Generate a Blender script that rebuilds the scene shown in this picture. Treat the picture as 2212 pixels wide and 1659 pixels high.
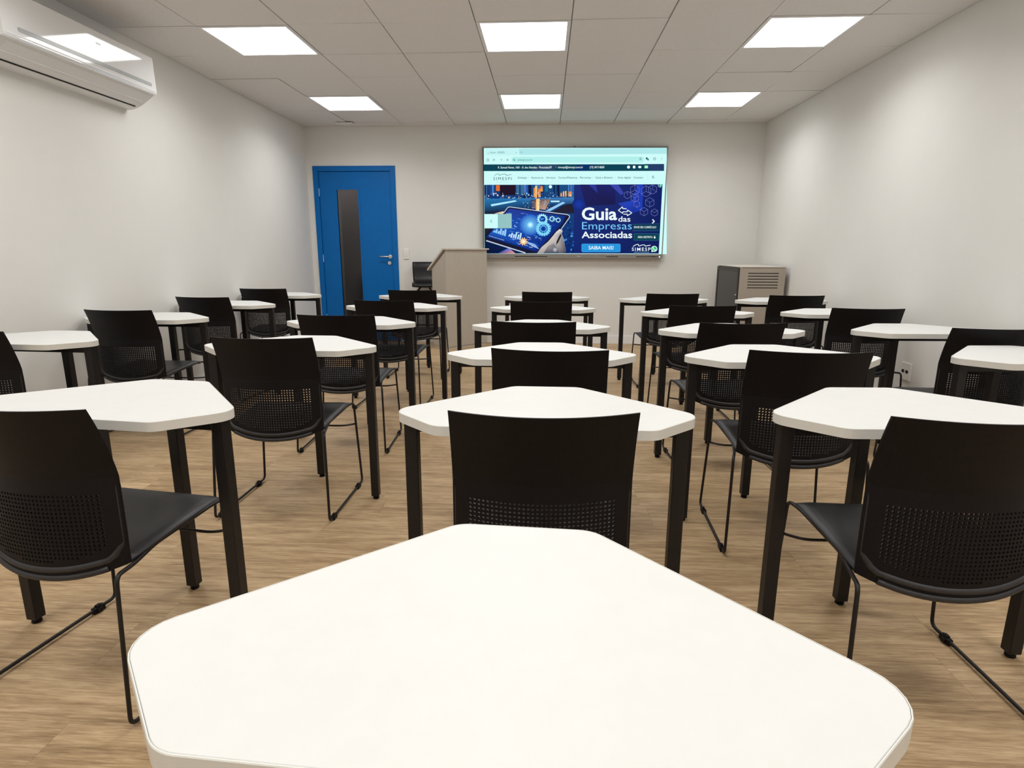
import bpy, bmesh, math, random
from mathutils import Vector, Matrix

for o in list(bpy.data.objects):
    bpy.data.objects.remove(o)
SC = bpy.context.scene
COL = SC.collection
R = math.radians
random.seed(7)

# ------------------------------------------------------------------ camera
cam_d = bpy.data.cameras.new('camera')
cam_d.sensor_fit = 'HORIZONTAL'; cam_d.sensor_width = 36.0; cam_d.lens = 21.057
cam_d.clip_start = 0.02; cam_d.clip_end = 60
cam = bpy.data.objects.new('camera', cam_d); COL.objects.link(cam)
_r = Vector((0.998489, 0.054901, 0.002412)); _u = Vector((-0.014391, 0.218863, 0.975649)); _f = Vector((-0.053036, 0.97421, -0.219322))
M = Matrix((( _r.x, _u.x, -_f.x, 0), (_r.y, _u.y, -_f.y, 0), (_r.z, _u.z, -_f.z, 1.167), (0, 0, 0, 1)))
cam.matrix_world = M
SC.camera = cam

# ------------------------------------------------------------------ world, exposure
w = bpy.data.worlds.new('world'); SC.world = w; w.use_nodes = True
w.node_tree.nodes['Background'].inputs[0].default_value = (0.6, 0.65, 0.7, 1)
w.node_tree.nodes['Background'].inputs[1].default_value = 0.05
SC.view_settings.view_transform = 'Standard'
SC.view_settings.look = 'None'
SC.view_settings.exposure = 0.0
SC.view_settings.gamma = 1.0
SC.view_settings.use_curve_mapping = False
PANEL_STRENGTH = 4.5        # what the diffuser itself shows
PANEL_WATT = 9.5           # light sent down by each panel
PANEL_SPREAD = 150

# ------------------------------------------------------------------ room sizes
XL, XR, YF, YB, ZC = -2.955, 2.55, 7.63, -2.2, 2.614
TILE = 0.625; TX0 = -2.354; TY0 = 3.679      # ceiling grid origin

# ------------------------------------------------------------------ materials
def srgb(r, g, b):
    def c(v):
        v /= 255.0
        return v / 12.92 if v <= 0.04045 else ((v + 0.055) / 1.055) ** 2.4
    return (c(r), c(g), c(b), 1.0)

MATS = {}
def mat(name, col, rough=0.5, metal=0.0, spec=0.5, noise=None, bump=None, coat=0.0):
    """Principled material with a fine procedural variation of colour and relief."""
    m = bpy.data.materials.new(name); m.use_nodes = True
    nt = m.node_tree; b = nt.nodes['Principled BSDF']
    b.inputs['Base Color'].default_value = col
    b.inputs['Roughness'].default_value = rough
    b.inputs['Metallic'].default_value = metal
    b.inputs['Specular IOR Level'].default_value = spec
    if coat: b.inputs['Coat Weight'].default_value = coat; b.inputs['Coat Roughness'].default_value = 0.05
    geo = nt.nodes.new('ShaderNodeNewGeometry')
    if noise:
        sc, amt = noise
        n = nt.nodes.new('ShaderNodeTexNoise'); n.inputs['Scale'].default_value = sc; n.inputs['Detail'].default_value = 3
        nt.links.new(geo.outputs['Position'], n.inputs['Vector'])
        r = nt.nodes.new('ShaderNodeValToRGB')
        r.color_ramp.elements[0].position = 0.3; r.color_ramp.elements[1].position = 0.7
        r.color_ramp.elements[0].color = tuple(max(0, c * (1 - amt)) for c in col[:3]) + (1,)
        r.color_ramp.elements[1].color = tuple(min(1, c * (1 + amt)) for c in col[:3]) + (1,)
        nt.links.new(n.outputs['Fac'], r.inputs['Fac']); nt.links.new(r.outputs['Color'], b.inputs['Base Color'])
    if bump:
        sc, st = bump
        n = nt.nodes.new('ShaderNodeTexNoise'); n.inputs['Scale'].default_value = sc; n.inputs['Detail'].default_value = 2
        nt.links.new(geo.outputs['Position'], n.inputs['Vector'])
        bp = nt.nodes.new('ShaderNodeBump'); bp.inputs['Strength'].default_value = st; bp.inputs['Distance'].default_value = 0.002
        nt.links.new(n.outputs['Fac'], bp.inputs['Height']); nt.links.new(bp.outputs['Normal'], b.inputs['Normal'])
    MATS[name] = m
    return m

def emit(name, col, s):
    m = bpy.data.materials.new(name); m.use_nodes = True
    nt = m.node_tree; nt.nodes.clear()
    e = nt.nodes.new('ShaderNodeEmission'); e.inputs[0].default_value = col; e.inputs[1].default_value = s
    o = nt.nodes.new('ShaderNodeOutputMaterial'); nt.links.new(e.outputs[0], o.inputs[0])
    MATS[name] = m
    return m

mat('wall_paint', (0.750, 0.742, 0.715, 1), 0.85, noise=(6, 0.008), bump=(260, 0.12))
mat('ceiling_tile', (0.77, 0.755, 0.74, 1), 0.95, noise=(140, 0.05), bump=(330, 0.35))
mat('ceiling_void', (0.20, 0.19, 0.18, 1), 0.95, noise=(20, 0.05))
mat('white_trim', (0.80, 0.80, 0.80, 1), 0.4, noise=(8, 0.01))
mat('laminate', (0.662, 0.664, 0.648, 1), 0.5, spec=0.3, noise=(25, 0.012), bump=(500, 0.02))
mat('edge_band', (0.70, 0.69, 0.645, 1), 0.4, noise=(40, 0.012))
mat('black_metal', (0.009, 0.0075, 0.008, 1), 0.40, spec=0.35, noise=(60, 0.15), bump=(700, 0.08))
mat('black_plastic', (0.0050, 0.0040, 0.0048, 1), 0.50, spec=0.20, noise=(90, 0.18), bump=(900, 0.12))
mat('lit_black_plastic', (0.018, 0.017, 0.019, 1), 0.44, spec=0.5, noise=(90, 0.15), bump=(900, 0.12))  # black plastic lightened to carry grazing light on seat and rim highlight
mat('blue_paint', (0.0, 0.130, 0.44, 1), 0.38, spec=0.22, noise=(12, 0.03), bump=(300, 0.03))
mat('taupe_board', (0.46, 0.41, 0.345, 1), 0.5, noise=(30, 0.03), bump=(300, 0.03))
mat('taupe_light', (0.60, 0.55, 0.48, 1), 0.5, noise=(30, 0.02))
mat('rack_metal', (0.43, 0.375, 0.31, 1), 0.42, noise=(40, 0.02), bump=(500, 0.05))
mat('rack_dark', (0.03, 0.025, 0.022, 1), 0.5, noise=(40, 0.1))
mat('chrome', (0.75, 0.75, 0.76, 1), 0.22, metal=1.0, noise=(20, 0.02))
mat('silver', (0.27, 0.25, 0.235, 1), 0.45, metal=0.4, noise=(30, 0.03))
mat('tv_black', (0.006, 0.006, 0.007, 1), 0.25, noise=(30, 0.1))
mat('ac_white', (0.80, 0.80, 0.80, 1), 0.35, noise=(15, 0.01))
mat('ac_gloss', (0.80, 0.805, 0.81, 1), 0.06, spec=0.9, noise=(15, 0.005), coat=1.0)
mat('ac_trim', (0.42, 0.44, 0.45, 1), 0.15, noise=(15, 0.02))
mat('dark_gap', (0.015, 0.014, 0.013, 1), 0.8, noise=(30, 0.1))
mat('plug_white', (0.80, 0.79, 0.77, 1), 0.35, noise=(20, 0.01))
mat('stool_pad', (0.006, 0.0055, 0.007, 1), 0.42, spec=0.35, noise=(60, 0.15), bump=(400, 0.15))
mat('corridor_wall', (0.20, 0.185, 0.18, 1), 0.8, noise=(7, 0.12))
mat('corridor_white', (0.75, 0.74, 0.70, 1), 0.8, noise=(7, 0.02))
emit('panel_glow', (1.0, 0.985, 0.96, 1), PANEL_STRENGTH)
emit('corridor_fill_glow', (1.0, 0.97, 0.95, 1), 110.0)  # glow of the added corridor fill
emit('led_white', (0.8, 0.9, 1.0, 1), 1.2)

# smoked glass of door and rack
def glass(name, col, rough, mixf):
    m = bpy.data.materials.new(name); m.use_nodes = True
    nt = m.node_tree; nt.nodes.clear()
    t = nt.nodes.new('ShaderNodeBsdfTransparent'); t.inputs[0].default_value = col
    g = nt.nodes.new('ShaderNodeBsdfGlossy'); g.inputs['Roughness'].default_value = rough
    fr = nt.nodes.new('ShaderNodeFresnel'); fr.inputs[0].default_value = 1.45
    mx = nt.nodes.new('ShaderNodeMixShader'); o = nt.nodes.new('ShaderNodeOutputMaterial')
    nt.links.new(fr.outputs[0], mx.inputs[0]); nt.links.new(t.outputs[0], mx.inputs[1]); nt.links.new(g.outputs[0], mx.inputs[2])
    nt.links.new(mx.outputs[0], o.inputs[0])
    MATS[name] = m
glass('door_glass', (0.55, 0.53, 0.52, 1), 0.03, 0.1)
glass('rack_glass', (0.28, 0.26, 0.26, 1), 0.03, 0.1)

def wood():
    m = bpy.data.materials.new('wood_plank'); m.use_nodes = True
    nt = m.node_tree; b = nt.nodes['Principled BSDF']; L = nt.links.new
    geo = nt.nodes.new('ShaderNodeNewGeometry'); oi = nt.nodes.new('ShaderNodeObjectInfo')
    # shift the grain from plank to plank
    sh = nt.nodes.new('ShaderNodeVectorMath'); sh.operation = 'SCALE'; sh.inputs[0].default_value = (37.0, 11.0, 53.0)
    L(oi.outputs['Random'], sh.inputs['Scale'])
    ad = nt.nodes.new('ShaderNodeVectorMath'); L(geo.outputs['Position'], ad.inputs[0]); L(sh.outputs[0], ad.inputs[1])
    def noise(sx, sy, detail, dist):
        mp = nt.nodes.new('ShaderNodeMapping'); mp.inputs['Scale'].default_value = (sx, sy, 1)
        n = nt.nodes.new('ShaderNodeTexNoise'); n.inputs['Scale'].default_value = 1; n.inputs['Detail'].default_value = detail
        n.inputs['Distortion'].default_value = dist; n.inputs['Roughness'].default_value = 0.6
        L(ad.outputs[0], mp.inputs['Vector']); L(mp.outputs[0], n.inputs['Vector']); return n
    n1 = noise(2.6, 40, 6, 0.9); n2 = noise(14, 190, 4, 0.5); n3 = noise(0.9, 7, 3, 0.6)
    def mixf(a, b_, f):
        x = nt.nodes.new('ShaderNodeMix'); x.inputs[0].default_value = f
        L(a, x.inputs[2]); L(b_, x.inputs[3]); return x.outputs[0]
    s = mixf(mixf(n1.outputs['Fac'], n2.outputs['Fac'], 0.48), n3.outputs['Fac'], 0.22)
    r = nt.nodes.new('ShaderNodeValToRGB'); e = r.color_ramp.elements
    e[0].position = 0.35; e[0].color = (0.210, 0.134, 0.068, 1)
    e[1].position = 0.67; e[1].color = (0.68, 0.50, 0.31, 1)
    x = e.new(0.47); x.color = (0.385, 0.258, 0.140, 1)
    x = e.new(0.54); x.color = (0.49, 0.343, 0.196, 1)
    L(s, r.inputs['Fac'])
    hv = nt.nodes.new('ShaderNodeHueSaturation'); hv.inputs['Saturation'].default_value = 1.0
    mr = nt.nodes.new('ShaderNodeMapRange'); mr.inputs[3].default_value = 0.98; mr.inputs[4].default_value = 1.02
    L(oi.outputs['Random'], mr.inputs[0]); L(mr.outputs[0], hv.inputs['Value']); L(r.outputs['Color'], hv.inputs['Color'])
    L(hv.outputs[0], b.inputs['Base Color'])
    b.inputs['Roughness'].default_value = 0.45; b.inputs['Specular IOR Level'].default_value = 0.35
    bp = nt.nodes.new('ShaderNodeBump'); bp.inputs['Strength'].default_value = 0.15; bp.inputs['Distance'].default_value = 0.001
    L(n2.outputs['Fac'], bp.inputs['Height']); L(bp.outputs['Normal'], b.inputs['Normal'])
    MATS['wood_plank'] = m
wood()

def screen_mat():
    m = bpy.data.materials.new('screen_picture'); m.use_nodes = True
    nt = m.node_tree; nt.nodes.clear()
    a = nt.nodes.new('ShaderNodeAttribute'); a.attribute_name = 'Pic'
    e = nt.nodes.new('ShaderNodeEmission'); e.inputs[1].default_value = 1.0
    o = nt.nodes.new('ShaderNodeOutputMaterial')
    nt.links.new(a.outputs['Color'], e.inputs[0]); nt.links.new(e.outputs[0], o.inputs[0])
    MATS['screen_picture'] = m
screen_mat()

# ------------------------------------------------------------------ mesh helpers
class MB:
    def __init__(s): s.v = []; s.f = []; s.sm = []
    def add(s, verts, faces, smooth=False):
        n = len(s.v); s.v += [tuple(p) for p in verts]
        s.f += [tuple(i + n for i in f) for f in faces]; s.sm += [smooth] * len(faces)
        return s
    def box(s, x0, x1, y0, y1, z0, z1, rz=0, c=(0, 0)):
        vs = [(x, y, z) for z in (z0, z1) for y in (y0, y1) for x in (x0, x1)]
        if rz:
            ca, sa = math.cos(rz), math.sin(rz)
            vs = [((x - c[0]) * ca - (y - c[1]) * sa + c[0], (x - c[0]) * sa + (y - c[1]) * ca + c[1], z) for x, y, z in vs]
        return s.add(vs, [(0, 2, 3, 1), (4, 5, 7, 6), (0, 1, 5, 4), (2, 6, 7, 3), (0, 4, 6, 2), (1, 3, 7, 5)])
    def bbox(s, x0, x1, y0, y1, z0, z1, b):
        """box with chamfered edges"""
        bm = bmesh.new()
        bmesh.ops.create_cube(bm, size=1)
        for v in bm.verts:
            v.co = Vector(((x0 + x1) / 2 + v.co.x * (x1 - x0), (y0 + y1) / 2 + v.co.y * (y1 - y0), (z0 + z1) / 2 + v.co.z * (z1 - z0)))
        bmesh.ops.bevel(bm, geom=list(bm.edges), offset=b, segments=2, affect='EDGES', profile=0.5)
        bm.verts.index_update()
        s.add([v.co[:] for v in bm.verts], [tuple(v.index for v in f.verts) for f in bm.faces]); bm.free()
        return s
    def prism(s, poly, z0, z1, axis='z'):
        """closed polygon extruded along an axis; poly is in the other two axes"""
        n = len(poly)
        def P(p, h):
            return {'z': (p[0], p[1], h), 'y': (p[0], h, p[1]), 'x': (h, p[0], p[1])}[axis]
        vs = [P(p, z0) for p in poly] + [P(p, z1) for p in poly]
        fs = [tuple(range(n))[::-1], tuple(range(n, 2 * n))] + [(i, (i + 1) % n, n + (i + 1) % n, n + i) for i in range(n)]
        return s.add(vs, fs)
    def rings(s, rings, cap0=True, cap1=True, smooth=False):
        n = len(rings[0]); vs = [p for r in rings for p in r]; fs = []
        for k in range(len(rings) - 1):
            for i in range(n):
                j = (i + 1) % n
                fs.append((k * n + i, k * n + j, (k + 1) * n + j, (k + 1) * n + i))
        if cap0: fs.append(tuple(range(n))[::-1])
        if cap1: fs.append(tuple(range((len(rings) - 1) * n, len(rings) * n)))
        return s.add(vs, fs, smooth)
    def tube(s, pts, r, n=8, closed=False, rx=None, smooth=True):
        pts = [Vector(p) for p in pts]; N = len(pts); prev = None; rg = []
        for i, p in enumerate(pts):
            if closed: t = (pts[(i + 1) % N] - pts[i - 1]).normalized()
            else: t = (pts[min(i + 1, N - 1)] - pts[max(i - 1, 0)]).normalized()
            if prev is None:
                a = Vector((0, 0, 1)) if abs(t.z) < 0.9 else Vector((1, 0, 0))
                u = (a - t * a.dot(t)).normalized()
            else:
                u = (prev - t * prev.dot(t)).normalized()
            prev = u; w_ = t.cross(u)
            rg.append([p + u * (r * math.cos(2 * math.pi * k / n)) + w_ * ((rx or r) * math.sin(2 * math.pi * k / n)) for k in range(n)])
        if closed: rg.append(rg[0]); return s.rings(rg, False, False, smooth)
        return s.rings(rg, True, True, smooth)
    def cyl(s, c, r, h, axis='z', n=16):
        d = {'x': Vector((1, 0, 0)), 'y': Vector((0, 1, 0)), 'z': Vector((0, 0, 1))}[axis]
        c = Vector(c); return s.tube([c - d * h / 2, c + d * h / 2], r, n, smooth=False)
    def mesh(s, name, m):
        me = bpy.data.meshes.new(name); me.from_pydata(s.v, [], s.f); me.update()
        bm = bmesh.new(); bm.from_mesh(me); bmesh.ops.recalc_face_normals(bm, faces=list(bm.faces)); bm.to_mesh(me); bm.free()
        for p, q in zip(me.polygons, s.sm): p.use_smooth = q
        me.materials.append(MATS[m]); return me
    def build(s, name, m, parent=None):
        return link(name, s.mesh(name, m), parent)

def link(name, me, parent=None):
    o = bpy.data.objects.new(name, me); COL.objects.link(o)
    if parent: o.parent = parent
    return o
def empty(name, loc=(0, 0, 0), rz=0):
    o = bpy.data.objects.new(name, None); COL.objects.link(o); o.location = loc; o.rotation_euler = (0, 0, rz)
    o.empty_display_size = 0.1
    return o
def tag(o, label, cat, group=None):
    o['label'] = label; o['category'] = cat
    if group: o['group'] = group
    return o
def struct(o, label=None):
    o['kind'] = 'structure'
    if label: o['label'] = label
    return o
def kids(o): return [c for c in bpy.data.objects if c.parent == o]
def copy_tree(o, parent=None, cache=None):
    c = o.copy(); COL.objects.link(c); c.parent = parent
    for ch in kids(o): copy_tree(ch, c)
    return c
def fillet(pts, r, n=5, closed=False):
    pts = [Vector(p) for p in pts]; out = []; N = len(pts)
    for i, p in enumerate(pts):
        if not closed and i in (0, N - 1): out.append(p); continue
        a, b = pts[i - 1] - p, pts[(i + 1) % N] - p
        d = min(r, a.length * 0.45, b.length * 0.45)
        A, B = p + a.normalized() * d, p + b.normalized() * d
        for k in range(n + 1):
            t = k / n; out.append(A * (1 - t) ** 2 + p * (2 * t * (1 - t)) + B * t * t)
    return out

# ================================================================== THE ROOM
# floor slab and vinyl planks laid across the room
m = MB(); m.box(XL - 0.2, XR + 0.2, YB - 0.2, YF + 1.6, -0.10, -0.006)
floor = struct(m.build('floor', 'ceiling_void'), 'wood-look vinyl plank floor in warm brown')
PW, PLn, G = 0.20, 1.22, 0.0003
full = MB().box(-PLn / 2 + G, PLn / 2 - G, -PW / 2 + G, PW / 2 - G, -0.006, 0).mesh('plank', 'wood_plank')
row = 0; y = YF
while y > YB + 0.01:
    y0 = max(y - PW, YB)
    x = XL - random.random() * PLn * 0.85 - 0.1
    while x < XR:
        a, b = max(x, XL), min(x + PLn, XR)
        if b - a > 0.03:
            if b - a > PLn - 1e-6 and y - y0 > PW - 1e-6:
                o = link('plank', full, floor); o.location = ((a + b) / 2, (y + y0) / 2, 0)
            else:
                hx, hy = (b - a) / 2, (y - y0) / 2
                o = MB().box(-hx + G, hx - G, -hy + G, hy - G, -0.006, 0).build('plank', 'wood_plank', floor)
                o.location = ((a + b) / 2, (y + y0) / 2, 0)
        x += PLn
    y -= PW; row += 1

# walls
DX0, DX1, DZ = -2.88, -1.854, 2.16          # door opening in the front wall
m = MB(); m.box(XL - 0.15, DX0, YF, YF + 0.14, 0, ZC + 0.1); m.box(DX0, DX1, YF, YF + 0.14, DZ, ZC + 0.1)
m.box(DX1, XR + 0.15, YF, YF + 0.14, 0, ZC + 0.1)
struct(m.build('wall_front', 'wall_paint'), 'greige painted wall with blue door and screen')
struct(MB().box(XL - 0.15, XL, YB - 0.15, YF, 0, ZC + 0.1).build('wall_left', 'wall_paint'), 'greige painted wall carrying the air conditioner')
struct(MB().box(XR, XR + 0.15, YB - 0.15, YF, 0, ZC + 0.1).build('wall_right', 'wall_paint'), 'plain greige painted wall beside the rack cabinet')
struct(MB().box(XL, XR, YB - 0.15, YB, 0, ZC + 0.1).build('wall_back', 'wall_paint'), 'greige painted wall behind the last desks')
def baseboard(name, x0, x1, y0, y1):
    m = MB(); m.box(x0, x1, y0, y1, 0, 0.092)
    dx, dy = (0.004, 0) if x1 - x0 < y1 - y0 else (0, 0.004)
    if x1 - x0 < y1 - y0:
        if x0 > 0: m.box(x0 + 0.005, x1, y0, y1, 0.0925, 0.105)
        else: m.box(x0, x1 - 0.005, y0, y1, 0.0925, 0.105)
    else:
        if y0 > 0: m.box(x0, x1, y0 + 0.005, y1, 0.0925, 0.105)
        else: m.box(x0, x1, y0, y1 - 0.005, 0.0925, 0.105)
    return struct(m.build(name, 'white_trim'), 'white baseboard')
baseboard('baseboard_front', DX1, XR - 0.014, YF - 0.013, YF)
baseboard('baseboard_left', XL, XL + 0.013, YB + 0.014, YF - 0.014)
baseboard('baseboard_right', XR - 0.013, XR, YB + 0.014, YF - 0.001)
baseboard('baseboard_back', XL, XR, YB, YB + 0.013)

# ceiling: slab, separate mineral tiles, light panels in the grid
ceil = struct(MB().box(XL - 0.15, XR + 0.15, YB - 0.15, YF + 0.15, ZC + 0.10, ZC + 0.2).build('ceiling', 'ceiling_void'), 'suspended ceiling of square off-white tiles')
LCOLS = (0, 3, 6); LROWS = (-8, -5, -2, 1, 4)
names_c = {0: 'left', 3: 'middle', 6: 'right'}
tile_full = None
g = 0.0032
tm = MB()
_h = TILE / 2 - g
tm.rings([[(-_h, -_h, 0.015), (_h, -_h, 0.015), (_h, _h, 0.015), (-_h, _h, 0.015)], [(-_h, -_h, 0.002), (_h, -_h, 0.002), (_h, _h, 0.002), (-_h, _h, 0.002)],
          [(-_h + .002, -_h + .002, 0), (_h - .002, -_h + .002, 0), (_h - .002, _h - .002, 0), (-_h + .002, _h - .002, 0)]])
tile_full = tm.mesh('ceiling_tile', 'ceiling_tile')
rnd = random.Random(3)
for i in range(-1, 9):
    for j in range(-10, 8):
        x0, x1 = max(TX0 + i * TILE, XL), min(TX0 + (i + 1) * TILE, XR)
        y0, y1 = max(TY0 + j * TILE, YB), min(TY0 + (j + 1) * TILE, YF)
        if x1 - x0 < 0.02 or y1 - y0 < 0.02: continue
        if i in LCOLS and j in LROWS: continue
        if x1 - x0 > TILE - 1e-6 and y1 - y0 > TILE - 1e-6: me = tile_full
        else:
            hx, hy = (x1 - x0) / 2 - g, (y1 - y0) / 2 - g
            me = MB().box(-hx, hx, -hy, hy, 0, 0.015).mesh('ceiling_tile', 'ceiling_tile')
        o = link('ceiling_tile', me, ceil); o.location = ((x0 + x1) / 2, (y0 + y1) / 2, ZC + rnd.uniform(-0.002, 0.004))
        o.rotation_euler = (rnd.uniform(-.005, .005), rnd.uniform(-.005, .005), 0)
# carrier rails above the joints close the gaps
m = MB()
for i in range(0, 9): m.box(TX0 + i * TILE - 0.012, TX0 + i * TILE + 0.012, YB, YF, ZC + 0.018, ZC + 0.022)
for j in range(-9, 8): m.box(XL, XR, TY0 + j * TILE - 0.012, TY0 + j * TILE + 0.012, ZC + 0.0225, ZC + 0.0265)
m.build('grid_rails', 'taupe_board', ceil)

def light_panel(i, j):
    cx, cy = TX0 + (i + .5) * TILE, TY0 + (j + .5) * TILE
    t = empty('ceiling_light', (cx, cy, ZC))
    fr = MB(); a, b = 0.3095, 0.286
    for (x0, x1, y0, y1) in ((-a, a, -a, -b), (-a, a, b, a), (-a, -b, -b, b), (b, a, -b, b)): fr.box(x0, x1, y0, y1, -0.003, 0.020)
    fr.build('frame', 'white_trim', t)
    d = MB(); d.prism(rrect(-b, b, -b, b, 0.02), 0.001, 0.006); d.build('diffuser', 'panel_glow', t)
    ld = bpy.data.lights.new('panel_lamp', 'AREA'); ld.shape = 'SQUARE'; ld.size = 2 * b; ld.energy = PANEL_WATT; ld.spread = R(PANEL_SPREAD); ld.color = (1.0, 1.0, 0.985)
    lo = bpy.data.objects.new('panel_lamp', ld); COL.objects.link(lo); lo.parent = t; lo.location = (0, 0, -0.0002)
    return t
def rrect(x0, x1, y0, y1, r, n=4):
    out = []
    for cx, cy, a0 in ((x1 - r, y0 + r, -90), (x1 - r, y1 - r, 0), (x0 + r, y1 - r, 90), (x0 + r, y0 + r, 180)):
        for k in range(n + 1):
            a = R(a0 + 90 * k / n); out.append((cx + r * math.cos(a), cy + r * math.sin(a)))
    return out
rown = {4: 'nearest the front wall, second row of panels', 1: 'in the nearer visible row of panels', -2: 'over the third row of desks', -5: 'over the nearest desk', -8: 'behind the camera'}
for j in LROWS:
    for i in LCOLS:
        t = light_panel(i, j)
        if j == 4: lb = {'left': 'square ceiling light nearest the blue door', 'middle': 'square ceiling light directly in front of the screen', 'right': 'far right square ceiling light above the rack cabinet'}[names_c[i]]
        elif j == 1: lb = {'left': 'square ceiling light near the air conditioner', 'middle': 'large middle square ceiling light in the nearer row', 'right': 'large right square ceiling light in the nearer row'}[names_c[i]]
        else: lb = 'square ceiling light out of view, %s column, %s' % (names_c[i], rown[j])
        tag(t, lb, 'ceiling light', 'square light panels in the ceiling')

# ------------------------------------------------------------------ door
door = struct(empty('door_1', ((DX0 + DX1) / 2, YF, 0)), 'blue door with narrow dark glass strip')
DW = (DX1 - DX0) / 2
m = MB(); fw = 0.062
for (x0, x1, z0, z1) in ((-DW, -DW + fw, 0, DZ), (DW - fw, DW, 0, DZ), (-DW + fw, DW - fw, DZ - fw, DZ)):
    m.bbox(x0, x1, -0.014, 0.0, z0, z1, 0.003)                       # casing on the wall face
    m.box(x0, x1, 0.0, 0.14, z0, z1)
m.box(-DW + fw, -DW + fw + 0.012, 0.050, 0.14, 0, DZ - fw); m.box(DW - fw - 0.012, DW - fw, 0.050, 0.14, 0, DZ - fw)
m.box(-DW + fw + .012, DW - fw - .012, 0.050, 0.14, DZ - fw - 0.012, DZ - fw)
m.build('door_frame', 'blue_paint', door)
lx0, lx1, lz1 = -DW + fw + 0.004, DW - fw - 0.004, DZ - fw - 0.004
gx0, gx1, gz0, gz1 = -2.602 + 2.367, -2.328 + 2.367, 0.22, 1.886
m = MB()
for (x0, x1, z0, z1) in ((lx0, gx0, 0.006, lz1), (gx1, lx1, 0.006, lz1), (gx0, gx1, 0.006, gz0), (gx0, gx1, gz1, lz1)): m.box(x0, x1, 0.004, 0.046, z0, z1)
for (x0, x1, z0, z1) in ((gx0 - .018, gx0 + .004, gz0 - .018, gz1 + .018), (gx1 - .004, gx1 + .018, gz0 - .018, gz1 + .018), (gx0 + .004, gx1 - .004, gz0 - .018, gz0 + .004), (gx0 + .004, gx1 - .004, gz1 - .004, gz1 + .018)):
    m.box(x0, x1, 0.0005, 0.004, z0, z1)
leaf = m.build('door_leaf', 'blue_paint', door)
MB().box(gx0 - 0.002, gx1 + 0.002, 0.022, 0.027, gz0 - 0.002, gz1 + 0.002).build('glass_pane', 'door_glass', leaf)
hx = -1.955 + 2.367
m = MB(); m.cyl((hx, -0.004, 1.075), 0.024, 0.008, 'y', 20); m.cyl((hx, -0.024, 1.075), 0.009, 0.04, 'y', 12)
m.tube(fillet([(hx + .004, -0.045, 1.075), (hx - 0.06, -0.047, 1.075), (hx - 0.135, -0.045, 1.078)], .02), 0.0085, 8)
m.build('handle', 'chrome', leaf)
m = MB(); m.cyl((hx - .012, -0.004, 0.995), 0.022, 0.008, 'y', 20); m.box(hx - .017, hx - .007, -0.022, -0.008, 0.978, 1.008); m.build('lock', 'chrome', leaf)
for z in (0.30, 1.05, 1.85):
    m = MB(); m.cyl((lx0 - 0.002, -0.004, z), 0.0055, 0.095, 'z', 10); m.build('hinge', 'chrome', leaf)
# corridor behind the door, seen through its glass
m = MB(); m.box(-2.925, -1.2, YF + 1.10, YF + 1.16, -0.006, 2.5); struct(m.build('wall_corridor', 'corridor_wall'), 'dark grey corridor wall seen through the door glass')
m = MB(); m.box(-4.2, -2.925, YF + 1.45, YF + 1.51, -0.006, 2.5); struct(m.build('wall_corridor_end', 'corridor_white'), 'white corridor wall seen through the door glass')
m = MB(); m.box(-4.2, -1.2, YF + 0.14, YF + 1.6, 2.5, 2.56); struct(m.build('ceiling_corridor', 'corridor_white'), 'corridor ceiling')
t = empty('corridor_fill_lamp', (-2.75, YF + .62, 2.5)); MB().cyl((0, 0, -0.012), 0.11, 0.024, 'z', 24).build('rim', 'white_trim', t); MB().cyl((0, 0, -0.027), 0.095, 0.006, 'z', 24).build('diffuser', 'corridor_fill_glow', t)  # added lamp, out of sight, keeps the corridor behind the glass from going black
tag(t, 'added unseen round lamp that lights the corridor behind the door', 'ceiling light')

# ================================================================== DESKS
def desk_outline(off=0.0, n=6):
    pts = [(-.275, 0), (.275, 0), (.42, .145), (.103, .462), (-.103, .462), (-.42, .145)]
    rad = [.05, .05, .055, .05, .05, .055]; out = []
    for i, p in enumerate(pts):
        p = Vector(p); a = Vector(pts[i - 1]); b = Vector(pts[(i + 1) % 6])
        u, v = (a - p).normalized(), (b - p).normalized(); ang = u.angle(v)
        d = rad[i] / math.tan(ang / 2); c = p + (u + v).normalized() * (rad[i] / math.sin(ang / 2))
        s, e = p + u * d - c, p + v * d - c
        a0, a1 = math.atan2(s.y, s.x), math.atan2(e.y, e.x)
        da = (a1 - a0 + math.pi) % (2 * math.pi) - math.pi
        for k in range(n + 1):
            t = a0 + da * k / n; out.append((c.x + (rad[i] + off) * math.cos(t), c.y + (rad[i] + off) * math.sin(t)))
    return out
DESK_H = 0.738
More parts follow.
